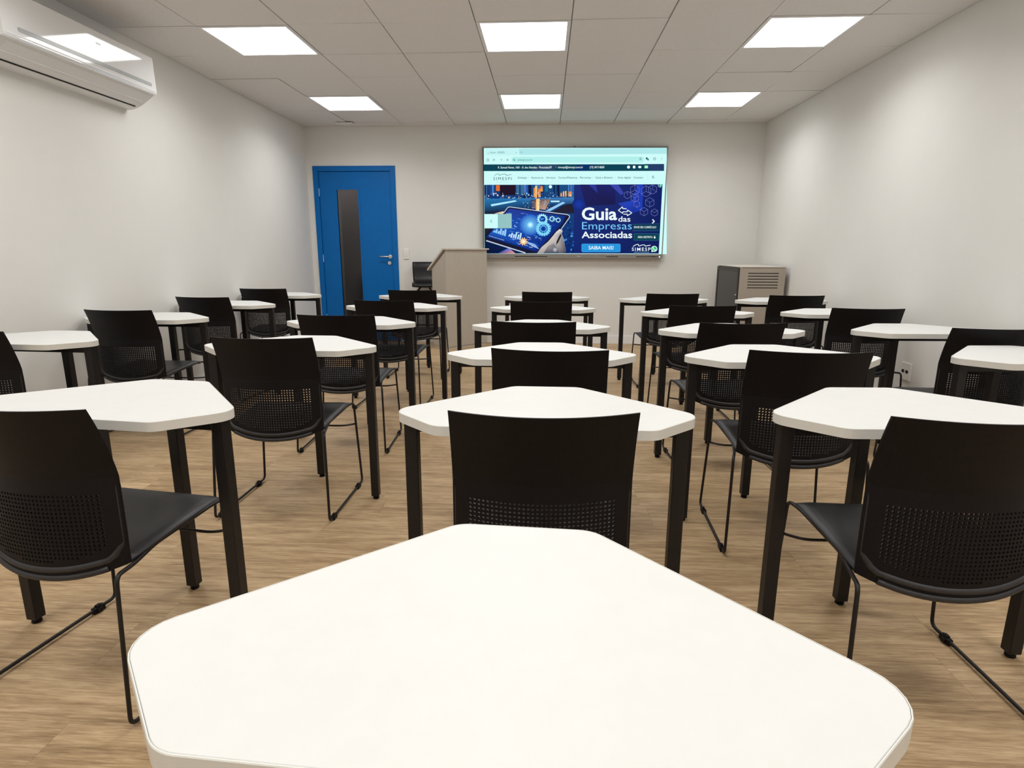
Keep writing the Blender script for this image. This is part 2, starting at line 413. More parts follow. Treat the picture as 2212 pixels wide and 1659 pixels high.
def make_desk():
    t = empty('student_desk')
    Z = lambda pl, z: [(x, y, z) for x, y in pl]
    inn = desk_outline(-0.0022)
    m = MB(); m.rings([Z(desk_outline(-0.0022), DESK_H - .026), Z(inn, DESK_H - .0006), Z(desk_outline(-0.003), DESK_H)]); m.build('tabletop', 'laminate', t)
    m = MB(); n = len(inn)
    a, b, c, d, e = Z(desk_outline(-.0018), DESK_H - .0262), Z(desk_outline(-.0002), DESK_H - .0262), Z(desk_outline(0.0), DESK_H - .0012), Z(desk_outline(-.0008), DESK_H - .0002), Z(desk_outline(-.0018), DESK_H - .0002)
    m.rings([a, b, c, d, e, a], False, False); m.build('edge_band', 'edge_band', t)
    legs = [(-.364, .145), (.364, .145), (0, .408)]; h = 0.018
    for lx, ly in legs:
        m = MB(); m.bbox(lx - h, lx + h, ly - h, ly + h, 0.016, DESK_H - .0265, 0.0025)
        lg = m.build('leg', 'black_metal', t)
        f = MB(); f.cyl((lx, ly, 0.013), 0.008, 0.012, 'z', 10); f.rings([[(lx + r * math.cos(2 * math.pi * k / 14), ly + r * math.sin(2 * math.pi * k / 14), z) for k in range(14)] for r, z in ((.013, 0), (.0145, .002), (.0145, .008), (.010, .012))])
        f.build('foot', 'black_plastic', lg)
    z0, z1 = DESK_H - .058, DESK_H - .0265
    for p, q in ((0, 1), (1, 2), (0, 2)):
        a, b = Vector(legs[p]), Vector(legs[q]); d = (b - a).normalized(); nrm = Vector((-d.y, d.x)) * 0.010
        a2, b2 = a + d * (h + (0 if p == 0 and q == 1 else .006)), b - d * (h + (0 if p == 0 and q == 1 else .006))
        m = MB(); m.prism([(a2 + nrm)[:], (a2 - nrm)[:], (b2 - nrm)[:], (b2 + nrm)[:]], z0, z1); m.build('rail', 'black_metal', t)
    return t
DESKS = {'near': (-0.055, 0.398, -3.5), 'c2': (0.002, 1.414, -0.7), 'c3': (-0.01, 2.35, 1.0), 'c4': (-0.027, 3.299, -1.4), 'c5': (-0.022, 4.386, -1.2), 'c6': (0.013, 5.437, -0.2),
 'l2': (-1.264, 1.434, -6.5), 'l3': (-1.16, 2.503, -0.4), 'l4': (-1.177, 3.414, -2.2), 'l5': (-1.149, 4.435, -2.5), 'l6': (-1.176, 5.481, -2.0),
 'r2': (1.026, 1.468, 2.2), 'r3': (0.986, 2.358, 1.7), 'r4': (1.028, 3.189, 1.9), 'r5': (1.075, 4.15, 1.6), 'r6': (1.057, 5.292, 1.6),
 'wl3': (-2.54, 2.588, -2.5), 'wl4': (-2.535, 3.544, 1.6), 'wl5': (-2.535, 4.515, 0.0), 'wl6': (-2.54, 5.531, 0.0),
 'wr3': (2.09, 2.404, 3.5), 'wr4': (2.095, 3.252, 2.0), 'wr5': (2.064, 4.196, 0.0), 'wr6': (2.065, 5.244, 1.5)}
COLN = {'c': 'middle column', 'l': 'second column from the left wall', 'r': 'second column from the right wall', 'wl': 'column along the left wall', 'wr': 'column along the right wall'}
ROWN = {2: 'second from the camera', 3: 'third from the camera', 4: 'fourth from the camera', 5: 'second from the front wall', 6: 'closest to the front wall'}
ROWS = {2: 'nearest the camera', 3: 'second from the camera', 4: 'third from the camera', 5: 'second from the front wall', 6: 'closest to the front wall'}
ROWW = {3: 'nearest the camera', 4: 'second from the camera', 5: 'second from the front wall', 6: 'closest to the front wall'}
desk0 = make_desk(); first = True
for k, (x, y, a) in DESKS.items():
    o = desk0 if first else copy_tree(desk0); first = False
    o.location = (x, y, 0); o.rotation_euler = (0, 0, R(a))
    o.scale = (1.014, 1.014, 1.008) if k == 'near' else (1, 1, 1)
    if k == 'near': lb = 'large white desk in the foreground, cut off by the bottom edge'
    else:
        c, r = k[:-1], int(k[-1])
        lb = 'white six-sided desk, %s in the %s' % ((ROWW if c[0] == 'w' else ROWN if c == 'c' else ROWS)[r], COLN[c])
    tag(o, lb, 'desk', 'white student desks in five columns')

# ================================================================== CHAIRS
HW = 0.217
def ye(z):
    if z <= 0.63: return 0.105
    t = (z - 0.63) / 0.18
    s = min(1, max(0, t)); return 0.105 - 0.060 * (s * s * 0.35 + s * 0.65)
def ysurf(x, z):
    u = x / HW; return ye(z) - 0.056 * (1 - u * u)
def zbot(x): return 0.356 + 0.040 * abs(x / HW) ** 2.2
def make_back():
    """curved shell; the lower field is pierced by rows of round holes"""
    t2 = 0.0030; V = {}; vs = []; fs = []
    def v(x, z, s):
        k = (round(x, 5), round(z, 5), s)
        if k not in V:
            V[k] = len(vs); vs.append((x, ysurf(x, z) + (t2 if s else -t2), z))
        return V[k]
    sp = 0.0108; nx, nz = 33, 17; xp, zp0 = nx * sp / 2, 0.402; zp1 = zp0 + nz * sp
    xs = [-HW, -0.205, -0.192] + [-xp + i * sp for i in range(nx + 1)] + [0.192, 0.205, HW]
    oct_ = [(math.cos(R(22.5 + 45 * k)) * .0036, math.sin(R(22.5 + 45 * k)) * .0036) for k in range(8)]
    def quad(x0, x1, za0, za1, zb0, zb1):     # za at x0, zb at x1
        for s in (0, 1):
            fs.append((v(x0, za0, s), v(x1, zb0, s), v(x1, zb1, s), v(x0, za1, s)))
    for i in range(len(xs) - 1):
        x0, x1 = xs[i], xs[i + 1]
        # below the pierced field
        for q in range(3):
            A = lambda x, t: zbot(x) + (zp0 - zbot(x)) * t
            quad(x0, x1, A(x0, q / 3), A(x0, (q + 1) / 3), A(x1, q / 3), A(x1, (q + 1) / 3))
        for j in range(nz):
            z0, z1 = zp0 + j * sp, zp0 + (j + 1) * sp; xc, zc = (x0 + x1) / 2, (z0 + z1) / 2
            hole = abs(xc) < xp and zc > zbot(xc) + 0.050 + 0.030 * abs(xc / HW) ** 4
            if not hole: quad(x0, x1, z0, z1, z0, z1); continue
            ring = [(x1, zc), (x1, z1), (xc, z1), (x0, z1), (x0, zc), (x0, z0), (xc, z0), (x1, z0)]
            inner = [(xc + a * 0.924 * 1.0 - 0, zc + b) for a, b in [(math.cos(R(45 * k)) * .0036, math.sin(R(45 * k)) * .0036) for k in range(8)]]
            for k in range(8):
                k2 = (k + 1) % 8
                for s in (0, 1): fs.append((v(*ring[k], s), v(*ring[k2], s), v(*inner[k2], s), v(*inner[k], s)))
                fs.append((v(*inner[k], 0), v(*inner[k2], 0), v(*inner[k2], 1), v(*inner[k], 1)))
        zt = 0.81
        nt = 11
        for j in range(nt):
            z0, z1 = zp1 + (zt - zp1) * j / nt, zp1 + (zt - zp1) * (j + 1) / nt
            quad(x0, x1, z0, z1, z0, z1)
        fs.append((v(x0, zt, 0), v(x1, zt, 0), v(x1, zt, 1), v(x0, zt, 1)))
        fs.append((v(x0, zbot(x0), 0), v(x1, zbot(x1), 0), v(x1, zbot(x1), 1), v(x0, zbot(x0), 1)))
    for x in (-HW, HW):
        zz = [zbot(x) + (zp0 - zbot(x)) * q / 3 for q in range(4)] + [zp0 + j * sp for j in range(1, nz + 1)] + [zp1 + (zt - zp1) * j / nt for j in range(1, nt + 1)]
        for a, b in zip(zz, zz[1:]): fs.append((v(x, a, 0), v(x, b, 0), v(x, b, 1), v(x, a, 1)))
    m = MB(); m.add(vs, fs); return m
def make_chair():
    t = empty('classroom_chair')
    make_back().build('backrest', 'black_plastic', t)
    # thick rim down both sides and round the bottom of the back
    pts = []
    N = 26
    for k in range(8): z = 0.650 - (0.650 - 0.455) * k / 7; pts.append((-HW + .0125, ysurf(-HW, z) + .003, z))
    for k in range(1, N):
        x = -HW + .0125 + (2 * HW - .025) * k / N
        pts.append((x, ysurf(x, 0.42) + .001, zbot(x) + 0.028 + 0.020 * max(0, abs(x / HW) - .80) / .2))
    for k in range(8): z = 0.455 + (0.650 - 0.455) * k / 7; pts.append((HW - .0125, ysurf(HW, z) + .003, z))
    rim = MB(); P = [Vector(p) for p in pts]; rg = []
    for i, p in enumerate(P):
        tn = (P[min(i + 1, len(P) - 1)] - P[max(i - 1, 0)]).normalized()
        nrm = Vector((-2 * 0.056 * p.x / HW / HW, -1, 0)).normalized()
        nrm = (nrm - tn * nrm.dot(tn)).normalized(); w_ = tn.cross(nrm)
        th = 0.0035 if i in (0, len(P) - 1) else (0.007 if i in (1, len(P) - 2) else 0.0095)
        rg.append([p + nrm * (th * math.sin(a)) + w_ * (0.0125 * math.cos(a) if abs(p.x) > .19 else 0.0095 * math.cos(a)) for a in [2 * math.pi * k / 10 for k in range(10)]])
    rim.rings(rg, True, True, True); rim.build('back_rim', 'lit_black_plastic', t)
    # second lip under the rim
    lp = []
    for k in range(19):
        x = -0.172 + 0.344 * k / 18; lp.append((x, ysurf(x, .42) - .001, zbot(x) + 0.0065))
    m = MB(); m.tube(lp, 0.0088, 10, rx=0.0088); m.build('lower_lip', 'lit_black_plastic', t)
    # seat: sloping dished shell with a rolled front edge
    def seat_z(u, y):
        s = (y - .06) / .40
        z = 0.398 + 0.062 * s - 0.022 * s * s
        z -= 0.010 * (1 - u * u) * math.sin(math.pi * min(1, max(0, s)))
        if y > .42: z -= (y - .42) ** 2 * 9
        return z
    nu, nv = 12, 14; vs = []; fs = []
    for s in (0, 1):
        for j in range(nv + 1):
            y = 0.112 + (0.466 - 0.112) * j / nv
            hwid = 0.213 + 0.012 * j / nv
            if y > .44: hwid -= (y - .44) ** 2 * 25
            for i in range(nu + 1):
                u = -1 + 2 * i / nu
                yy = y - 0.054 * (1 - u * u) * max(0, 1 - j / nv)
                vs.append((u * hwid, yy, seat_z(u, y) - s * 0.013 - (0.004 if abs(u) > .99 and s == 0 else 0)))
    W_ = nu + 1; S_ = W_ * (nv + 1)
    for s in (0, 1):
        for j in range(nv):
            for i in range(nu):
                a = s * S_ + j * W_ + i; fs.append((a, a + 1, a + W_ + 1, a + W_))
    for i in range(nu): fs.append((i, i + 1, S_ + i + 1, S_ + i)); b = nv * W_ + i; fs.append((b, b + 1, S_ + b + 1, S_ + b))
    for j in range(nv): a = j * W_; fs.append((a, a + W_, S_ + a + W_, S_ + a)); a += nu; fs.append((a, a + W_, S_ + a + W_, S_ + a))
    m = MB(); m.add(vs, fs, True); m.build('seat', 'lit_black_plastic', t)
    rr = 0.0056
    for s in (-1, 1):
        loop = [(s * .205, .20, .400), (s * .223, .410, .424), (s * .233, .472, .4235), (s * .255, .474, .0125), (s * .255, 0.0, .0125), (s * .243, .034, .401), (s * .222, .105, .391)]
        m = MB(); m.tube(fillet(loop, 0.024, 5, True), rr, 8, closed=True)
        sf = m.build('side_frame', 'black_metal', t)
        for gy in (0.055, 0.405):
            c = MB(); xg = s * .255
            c.bbox(xg - .0085, xg + .0085, gy - .021, gy + .021, 0.0, 0.0205, 0.003)
            c.bbox(xg - .006, xg + .006, gy - .009, gy + .009, 0.0195, 0.026, 0.002)
            c.bbox(xg - s * .008 - .005, xg - s * .008 + .005, gy - .012, gy + .006, 0.002, 0.016, 0.002)
            c.build('glide', 'black_plastic', sf)
    m = MB(); m.tube(fillet([(-.2385, .472, .315), (-.19, .432, .315), (.19, .432, .315), (.2385, .472, .315)], .03), 0.0046, 8); m.build('stretcher', 'black_metal', t)
    return t
CHAIRS = {'c2': (0.001, 1.262, 1.1), 'c3': (0.017, 2.136, -2.9), 'c4': (-0.058, 2.997, -1.0), 'c5': (-0.025, 4.192, 1.3), 'c6': (0.017, 5.189, -0.1),
 'l2': (-1.261, 1.246, -8.5), 'l3': (-1.174, 2.359, 0.0), 'l4': (-1.163, 3.238, 2.5), 'l5': (-1.154, 4.206, -1.0), 'l6': (-1.189, 5.305, 0.1),
 'r2': (0.985, 1.275, 0.6), 'r3': (0.967, 2.162, -2.8), 'r4': (0.999, 3.021, 3.0), 'r5': (1.039, 3.978, -0.4), 'r6': (1.068, 5.066, 1.5),
 'wl3': (-2.592, 2.444, 0.0), 'wl4': (-2.55, 3.405, -2.7), 'wl5': (-2.60, 4.391, -4.0), 'wl6': (-2.595, 5.39, 1.2),
 'wr4': (2.146, 2.89, 0.0), 'wr5': (2.036, 3.865, -4.0), 'wr6': (2.035, 4.954, -0.4)}
chair0 = make_chair(); first = True
for k, (x, y, a) in CHAIRS.items():
    o = chair0 if first else copy_tree(chair0); first = False
    o.location = (x, y, 0); o.rotation_euler = (0, 0, R(a))
    c, r = k[:-1], int(k[-1])
    if k == 'wl3': lb = 'black perforated chair cut off by the left edge of the photo'
    elif k == 'wr4': lb = 'black perforated chair against the right wall, cut off by the photo edge'
    elif r == 2: lb = {'c': 'large black perforated chair just beyond the foreground desk, middle column', 'l': 'large black perforated chair at the left edge of the photo, nearest left', 'r': 'large black perforated chair at the right edge of the photo, nearest right'}[c]
    else:
        ch = {3: 'second from the camera', 4: 'third from the camera', 5: 'second from the front wall', 6: 'closest to the front wall'}[r]
        if k == 'wl4': ch = 'second from the camera'
        lb = 'black perforated chair, %s in the %s' % (ch, COLN[c])
    tag(o, lb, 'chair', 'black sled-base chairs at the desks')

# ================================================================== LECTERN
t = empty('lectern', (-1.147, 6.985, 0), R(45.5))       # local x along the front panel, y towards the speaker
LW, LD, LT = 0.615, 0.282, 1.166
fall = 0.76                                            # slope of the reading board
for xa in (0.0, LW - .018):
    MB().prism([(0.018, .03), (LD, .03), (LD, LT - .012 - fall * LD), (0.018, LT - .012 - fall * .018)], xa, xa + .018, 'x').build('side_panel', 'taupe_board', t)
MB().box(0.0, LW, 0.0, .0175, .03, LT - .004).build('front_panel', 'taupe_board', t)
MB().prism([(-.020, LT - .004), (.020, LT - .004), (.034, LT + .012), (-.020, LT + .012)], -.022, LW + .022, 'x').build('top_board', 'taupe_light', t)
MB().prism([(.0205, LT - .0035), (LD + .062, LT - .0035 - fall * (LD + .042)), (LD + .073, LT + .0105 - fall * (LD + .042)), (.0345, LT + .0125)], -.022, LW + .022, 'x').build('slope_board', 'taupe_light', t)
MB().box(.018, LW - .018, .0176, LD - .02, .45, .468).build('shelf', 'taupe_board', t)
MB().box(.008, LW - .008, .010, LD - .008, 0.0, .0298).build('plinth', 'taupe_light', t)
tag(t, 'tall taupe lectern with sloping top between door and screen', 'lectern')

# stool behind the lectern
t = empty('bar_stool', (-1.480, 7.565, 0), R(3))
prof = [(0.0, 1.012), (-0.006, .93), (-0.016, .85), (-0.045, .79), (-.10, .762), (-.20, .757), (-.27, .752), (-.300, .742)]   # (y,z) from the back top to the seat front
vs = []; fs = []; nu = 10
for s in (0, 1):
    for (yy, zz), wd in zip(prof, (.178, .178, .174, .168, .160, .160, .15, .14)):
        for i in range(nu + 1):
            u = -1 + 2 * i / nu
            dy, dz = (0.030, 0) if zz > .80 else (0.0, -0.03)
            vs.append((u * wd, yy + .0 - .025 * u * u * (1 if zz > .8 else .2) + s * dy, zz + s * dz + .008 * u * u * (1 if zz < .8 else 0)))
W_ = nu + 1; K = len(prof); S_ = W_ * K
for s in (0, 1):
    for j in range(K - 1):
        for i in range(nu): a = s * S_ + j * W_ + i; fs.append((a, a + 1, a + W_ + 1, a + W_))
for i in range(nu):
    fs.append((i, i + 1, S_ + i + 1, S_ + i)); b = (K - 1) * W_ + i; fs.append((b, b + 1, S_ + b + 1, S_ + b))
for j in range(K - 1):
    a = j * W_; fs.append((a, a + W_, S_ + a + W_, S_ + a)); a += nu; fs.append((a, a + W_, S_ + a + W_, S_ + a))
m = MB(); m.add(vs, fs, True); m.build('padded_shell', 'stool_pad', t)
for s in (-1, 1):
    m = MB(); m.tube(fillet([(s * .05, -.06, .718), (s * .05, -.24, .712), (s * .10, -.285, .66), (s * .16, -.30, .012), (s * .16, .02, .012), (s * .10, -.03, .70), (s * .05, -.06, .718)], .05), .010, 8); m.build('leg_frame', 'black_metal', t)
m = MB(); m.tube([(-.142, -.295, .26), (.142, -.295, .26)], .009, 8); m.build('footrest', 'black_metal', t)
tag(t, 'black padded stool partly hidden behind the lectern', 'stool')

# ================================================================== RACK CABINET
t = empty('rack_cabinet', (2.27, 6.90, 0))
x0, x1, y0, y1, H = -.235, .235, -.40, .40, .998
m = MB(); fr = .022
for (a, b) in ((x0, y0), (x1 - fr, y0), (x0, y1 - fr), (x1 - fr, y1 - fr)): m.box(a, a + fr, b, b + fr, .03, H - .012)
m.box(x0, x1, y0, y1, .012, .03); m.box(x1 - .004, x1, y0 + fr, y1 - fr, .03, H - .012); m.box(x0 + fr, x1 - fr, y1 - .004, y1, .03, H - .012)
m.build('body', 'rack_metal', t)
MB().bbox(x0 - .004, x1 + .004, y0 - .004, y1 + .004, H - .012, H, .002).build('top', 'taupe_light', t)
# vented panel on the face towards the desks
m = MB(); sx0, sx1 = -.150, .165; zs = [0.928 - .0300 * k for k in range(6)]
px0, px1 = x0 + .003, x1 - .003
m.box(px0, sx0, y0 - .003, y0 + .002, .034, H - .016); m.box(sx1, px1, y0 - .003, y0 + .002, .034, H - .016)
prev = H - .016
for z in zs: m.box(sx0, sx1, y0 - .003, y0 + .002, z + .005, prev); prev = z - .005
m.box(sx0, sx1, y0 - .003, y0 + .002, .034, prev); m.build('vented_panel', 'rack_metal', t)
for z in zs: MB().box(sx0 - .004, sx1 + .004, y0 + .0025, y0 + .006, z - .008, z + .008).build('vent_slot', 'rack_dark', t)
# glass door on the face to the screen side
m = MB()
for (a, b, z0, z1) in ((y0 + .004, y0 + .045, .034, H - .016), (y1 - .045, y1 - .004, .034, H - .016), (y0 + .045, y1 - .045, .034, .075), (y0 + .045, y1 - .045, H - .057, H - .016)): m.box(x0 - .016, x0 - .001, a, b, z0, z1)
dr = m.build('glass_door', 'rack_dark', t)
MB().box(x0 - .012, x0 - .008, y0 + .045, y1 - .045, .075, H - .057).build('pane', 'rack_glass', dr)
MB().cyl((x0 - .019, y0 + .03, .70), .010, .008, 'x', 12).build('lock', 'chrome', dr)
MB().box(x0 + .03, x1 - .01, y0 + .01, y1 - .05, .05, H - .03).build('inner_panel', 'corridor_wall', t)
for k in range(5):
    MB().box(x0 + .022, x0 + .03, y0 + .07, y1 - .09, .62 + k * .055, .635 + k * .055).build('equipment_front', 'silver', t)
for a in (-.19, .19):
    for b in (-.35, .35): MB().cyl((a, b, .006), .02, .012, 'z', 12).build('foot', 'black_plastic', t)
tag(t, 'taupe metal rack cabinet with vent slots in the front right corner', 'cabinet')

# ================================================================== SMALL FITTINGS
t = empty('light_switch', (-1.75, YF, 1.107)); MB().bbox(-.036, .036, -.011, 0, -.062, .062, .003).build('plate', 'plug_white', t)
for k in range(3): MB().bbox(-.024 + .0165 * k, -.0085 + .0165 * k, -.015, -.0105, -.030, .030, .0015).build('key', 'white_trim', t)
tag(t, 'white three-key light switch on the wall beside the blue door', 'switch')
t = empty('wall_outlet', (XR, 4.285, 0.335)); MB().bbox(-.010, 0, -.060, .060, -.062, .062, .003).build('plate', 'plug_white', t)
for dy in (-.022, .024):
    hexa = [(dy + .019 * math.cos(R(60 * k)), .0 + .013 * math.sin(R(60 * k))) for k in range(6)]
    MB().prism(hexa, -.0113, -.0102, 'x').build('socket', 'dark_gap', t)
tag(t, 'white double power outlet low on the right wall', 'outlet')
t = empty('ceiling_sensor', (-2.375, 7.40, ZC))
m = MB(); m.bbox(-.10, .10, -.04, .04, -.022, -.004, .006); m.build('housing', 'plug_white', t); MB().box(-.085, .085, -.03, .03, -.0045, -.0005).build('base', 'silver', t)
tag(t, 'small flat white fitting on the ceiling above the blue door', 'sensor')

# ================================================================== AIR CONDITIONER
t = empty('air_conditioner', (XL, 3.77, 2.11))
y0, y1 = -.605, .605
# side profile: distance from the wall, height above the base
prof = [(0.0, .006), (.035, .007), (.065, .013), (.095, .025), (.125, .041), (.155, .060), (.180, .077), (.200, .092), (.214, .104), (.212, .340), (.196, .346), (0, .346)]
MB().prism([(p[0], p[1]) for p in prof], y0, y1, 'y').build('body', 'ac_white', t)
pan = [(.2145, .100), (.229, .103), (.232, .112), (.227, .335), (.215, .345), (.2145, .345)]
m = MB(); m.prism(pan, y0 - .002, y1 + .002, 'y'); fp = m.build('front_panel', 'ac_gloss', t)
s = MB(); pl = []
for ya, sg in ((y0 + .10, -1), (y1 - .055, 1)):
    for k in range(7):
        a = R(-90 + 30 * k); pl.append((ya + sg * .011 * math.cos(a), sg * .011 * math.sin(a)))
ring = lambda off: [(.2315 - .022 * (.022 + z) + off + .0012, yv, .155 + z) for yv, z in pl]
s.rings([ring(-.004), ring(.0006)]); s.build('trim_strip', 'ac_trim', fp)
MB().prism([(.2300, .118), (.2338, .118), (.2336, .124), (.2298, .124)], y0 + .01, y1 - .012, 'y').build('panel_lip', 'ac_white', fp)
m = MB()
m.prism([(.098, .0245), (.127, .0400), (.157, .0590), (.182, .0760), (.200, .0895), (.198, .0925), (.096, .0305)], y0 + .05, y1 - .04, 'y'); m.build('louver', 'ac_white', t)
for (a, b) in ((.088, .0215), (.140, .0500)):
    MB().prism([(a, b - .0045), (a + .006, b - .0012), (a + .006, b + .006), (a, b + .004)], y0 + .05, y1 - .04, 'y').build('louver_gap', 'dark_gap' if a < .1 else 'ac_white', t)
MB().prism([(.2283, .262), (.2293, .262), (.2290, .270), (.2280, .270)], .06, .10, 'y').build('brand_mark', 'ac_trim', fp)
tag(t, 'white split air conditioner high on the left wall', 'air conditioner')

# ================================================================== TELEVISION
TVX0, TVX1, TVZ0, TVZ1, TVY = -.777, 1.420, 1.064, 2.358, 7.55
t = empty('wall_screen', ((TVX0 + TVX1) / 2, YF, TVZ0)); tc = (TVX0 + TVX1) / 2
def L3(x, y, z): return (x - tc, y - YF, z - TVZ0)
SX0, SX1, SZ0, SZ1 = -.755, 1.400, 1.116, 2.333
b_ = MB()
for (x0, x1, z0, z1) in ((TVX0, TVX0 + .012, TVZ0 + .05, TVZ1), (TVX1 - .012, TVX1, TVZ0 + .05, TVZ1), (TVX0 + .012, TVX1 - .012, TVZ1 - .014, TVZ1), (TVX0, TVX1, TVZ0, TVZ0 + .05)):
    b_.box(x0 - tc, x1 - tc, TVY - .004 - YF, TVY + .05 - YF, z0 - TVZ0, z1 - TVZ0)
b_.build('casing', 'silver', t)
MB().box(TVX0 + .012 - tc, TVX1 - .012 - tc, TVY + .002 - YF, TVY + .05 - YF, .05, TVZ1 - .014 - TVZ0).build('bezel', 'tv_black', t)
MB().box(-.5, .5, TVY + .05 - YF, -0.001, .30, .95).build('wall_mount', 'tv_black', t)
for (xa, xb) in ((.42, .56), (.78, 1.02), (0.97, 1.05), (-.70, -.30)):
    MB().box(xa + .32 - tc - .0, xb + .32 - tc - .0 if False else xb + .32 - tc, TVY - .006 - YF, TVY - .0035 - YF, .016, .024).build('speaker_slot', 'tv_black', t)
MB().box(.385 - tc, .425 - tc, TVY - .006 - YF, TVY - .0035 - YF, .018, .026).build('brand_plate', 'chrome', t)
MB().box(tc - .012 - tc, tc + .012 - tc, TVY - .006 - YF, TVY - .0035 - YF, TVZ1 - TVZ0 - .009, TVZ1 - TVZ0 - .002).build('camera_dot', 'tv_black', t)
MB().cyl((1.385 - tc, TVY - .005 - YF, .018), .008, .004, 'y', 12).build('power_led', 'led_white', t)
tag(t, 'large wall screen showing a web page on the front wall', 'television')

# ---- picture on the screen, laid out in page units (x 128..2112, y 98..1250)
def pg(x, y):
    yt = 108 - 10 * (x - 128) / 1984; yb = 1245 + 5 * (x - 128) / 1922
    v = (y - yt) / (yb - yt); xl = 128 + 2 * v; xr = 2112 - 62 * v; u = (x - xl) / (xr - xl)
    return (SX0 + u * (SX1 - SX0), SZ1 - v * (SZ1 - SZ0))
class PIC:
    def __init__(s): s.v = []; s.f = []; s.c = []
    depth = 0.0
    def _y(s): PIC.depth += 0.000012; return TVY + .0015 - PIC.depth
    def poly(s, pts, cols):
        if not isinstance(cols, list): cols = [cols] * len(pts)
        y = s._y(); n = len(s.v)
        for p, c in zip(pts, cols):
            X, Z = pg(*p); s.v.append(L3(X, y, Z)); s.c.append(c)
        s.f.append(tuple(range(n, n + len(pts))))
    def rect(s, x0, y0, x1, y1, c): s.poly([(x0, y0), (x1, y0), (x1, y1), (x0, y1)], c)
    def fan(s, c, ring, cc, cr):
        y = s._y(); n = len(s.v)
        for p, k in [(c, cc)] + [(q, cr) for q in ring]:
            X, Z = pg(*p); s.v.append(L3(X, y, Z)); s.c.append(k)
        m_ = len(ring); s.f += [(n, n + 1 + i, n + 1 + (i + 1) % m_) for i in range(m_)]
    def disc(s, x, y, r, c, edge=None, n=14, ry=None):
        s.fan((x, y), [(x + r * math.cos(2 * math.pi * k / n), y + (ry or r) * math.sin(2 * math.pi * k / n)) for k in range(n)], c, edge or c)
    def ring(s, x, y, r0, r1, c, n=24, a0=0, a1=360):
        for k in range(n):
            a, b = R(a0 + (a1 - a0) * k / n), R(a0 + (a1 - a0) * (k + 1) / n)
            s.poly([(x + r0 * math.cos(a), y + r0 * math.sin(a)), (x + r1 * math.cos(a), y + r1 * math.sin(a)), (x + r1 * math.cos(b), y + r1 * math.sin(b)), (x + r0 * math.cos(b), y + r0 * math.sin(b))], c)
    def line(s, pts, w_, c):
        for (ax, ay), (bx, by) in zip(pts, pts[1:]):
            d = math.hypot(bx - ax, by - ay) or 1; nx, ny = -(by - ay) / d * w_ / 2, (bx - ax) / d * w_ / 2
            s.poly([(ax + nx, ay + ny), (bx + nx, by + ny), (bx - nx, by - ny), (ax - nx, ay - ny)], c)
    def rr(s, x0, y0, x1, y1, r, c): s.poly(rrect(x0, x1, y0, y1, r), c)
    def text(s, body, x0, x1, ybase, ycap, c, bold=0.0, space=1.0):
        """lettering fitted between x0 and x1, capitals from ybase up to ycap"""
        cu = bpy.data.curves.new('lettering', 'FONT'); cu.body = body; cu.size = 1; cu.offset = bold; cu.resolution_u = 3; cu.space_character = space
        o = bpy.data.objects.new('lettering', cu); COL.objects.link(o)
        me = bpy.data.meshes.new_from_object(o.evaluated_get(bpy.context.evaluated_depsgraph_get()))
        xs = [v.co.x for v in me.vertices]; a, b = min(xs), max(xs); CAP = 0.73 if True else 0
        y = s._y(); n = len(s.v)
        for v in me.vertices:
            px = x0 + (v.co.x - a) / (b - a) * (x1 - x0); py = ybase - v.co.y / 0.69 * (ybase - ycap)
            X, Z = pg(px, py); s.v.append(L3(X, y, Z)); s.c.append(c)
        s.f += [tuple(n + i for i in p.vertices) for p in me.polygons]
        bpy.data.objects.remove(o); bpy.data.curves.remove(cu); bpy.data.meshes.remove(me)
    def build(s, name, parent):
        me = bpy.data.meshes.new(name); me.from_pydata(s.v, [], s.f)
        ca = me.color_attributes.new('Pic', 'FLOAT_COLOR', 'POINT')
        for i, c in enumerate(s.c): ca.data[i].color = c
        me.materials.append(MATS['screen_picture']); return link(name, me, parent)

MINT = srgb(206, 252, 250); MINT2 = srgb(176, 232, 234); TEAL = srgb(14, 66, 84); INK = srgb(70, 120, 125); NAVY = srgb(24, 30, 92); WHITE = srgb(240, 255, 255)
p = PIC(); p.rect(128, 96, 2113, 1252, MINT)
scr = p.build('screen', t)
p = PIC()
p.poly([(510, 105), (2110, 97), (2108, 160), (525, 170), (512, 160)], MINT2); p.rect(150, 108, 500, 172, srgb(196, 244, 244))
p.text('Home - SIMESPI', 200, 355, 153, 134, INK); p.text('x', 477, 492, 151, 136, INK); p.text('+', 530, 552, 152, 132, INK)
p.line([(172, 146), (176, 152), (184, 154)], 3, INK)
p.rr(432, 190, 1868, 252, 28, srgb(178, 240, 236))
p.text('simespi.com.br', 500, 664, 232, 210, INK)
p.line([(158, 222), (172, 208), (186, 222), (182, 222), (182, 236), (162, 236), (162, 222)], 4, INK)
p.line([(254, 222), (230, 222)], 4, INK); p.line([(241, 211), (230, 222), (241, 233)], 4, INK)
p.line([(306, 222), (328, 222)], 4, srgb(130, 180, 180)); p.line([(319, 212), (329, 222), (319, 232)], 4, srgb(130, 180, 180))
p.line([(378, 212), (398, 232)], 4, INK); p.line([(398, 212), (378, 232)], 4, INK)
p.line([(450, 216), (474, 216)], 4, INK); p.line([(450, 228), (474, 228)], 4, INK); p.disc(455, 216, 5, INK); p.disc(468, 228, 5, INK)
star = [(1832 + (14 if k % 2 == 0 else 6) * math.sin(R(36 * k)), 213 - (14 if k % 2 == 0 else 6) * math.cos(R(36 * k))) for k in range(10)]
p.line(star + star[:1], 3.5, INK)
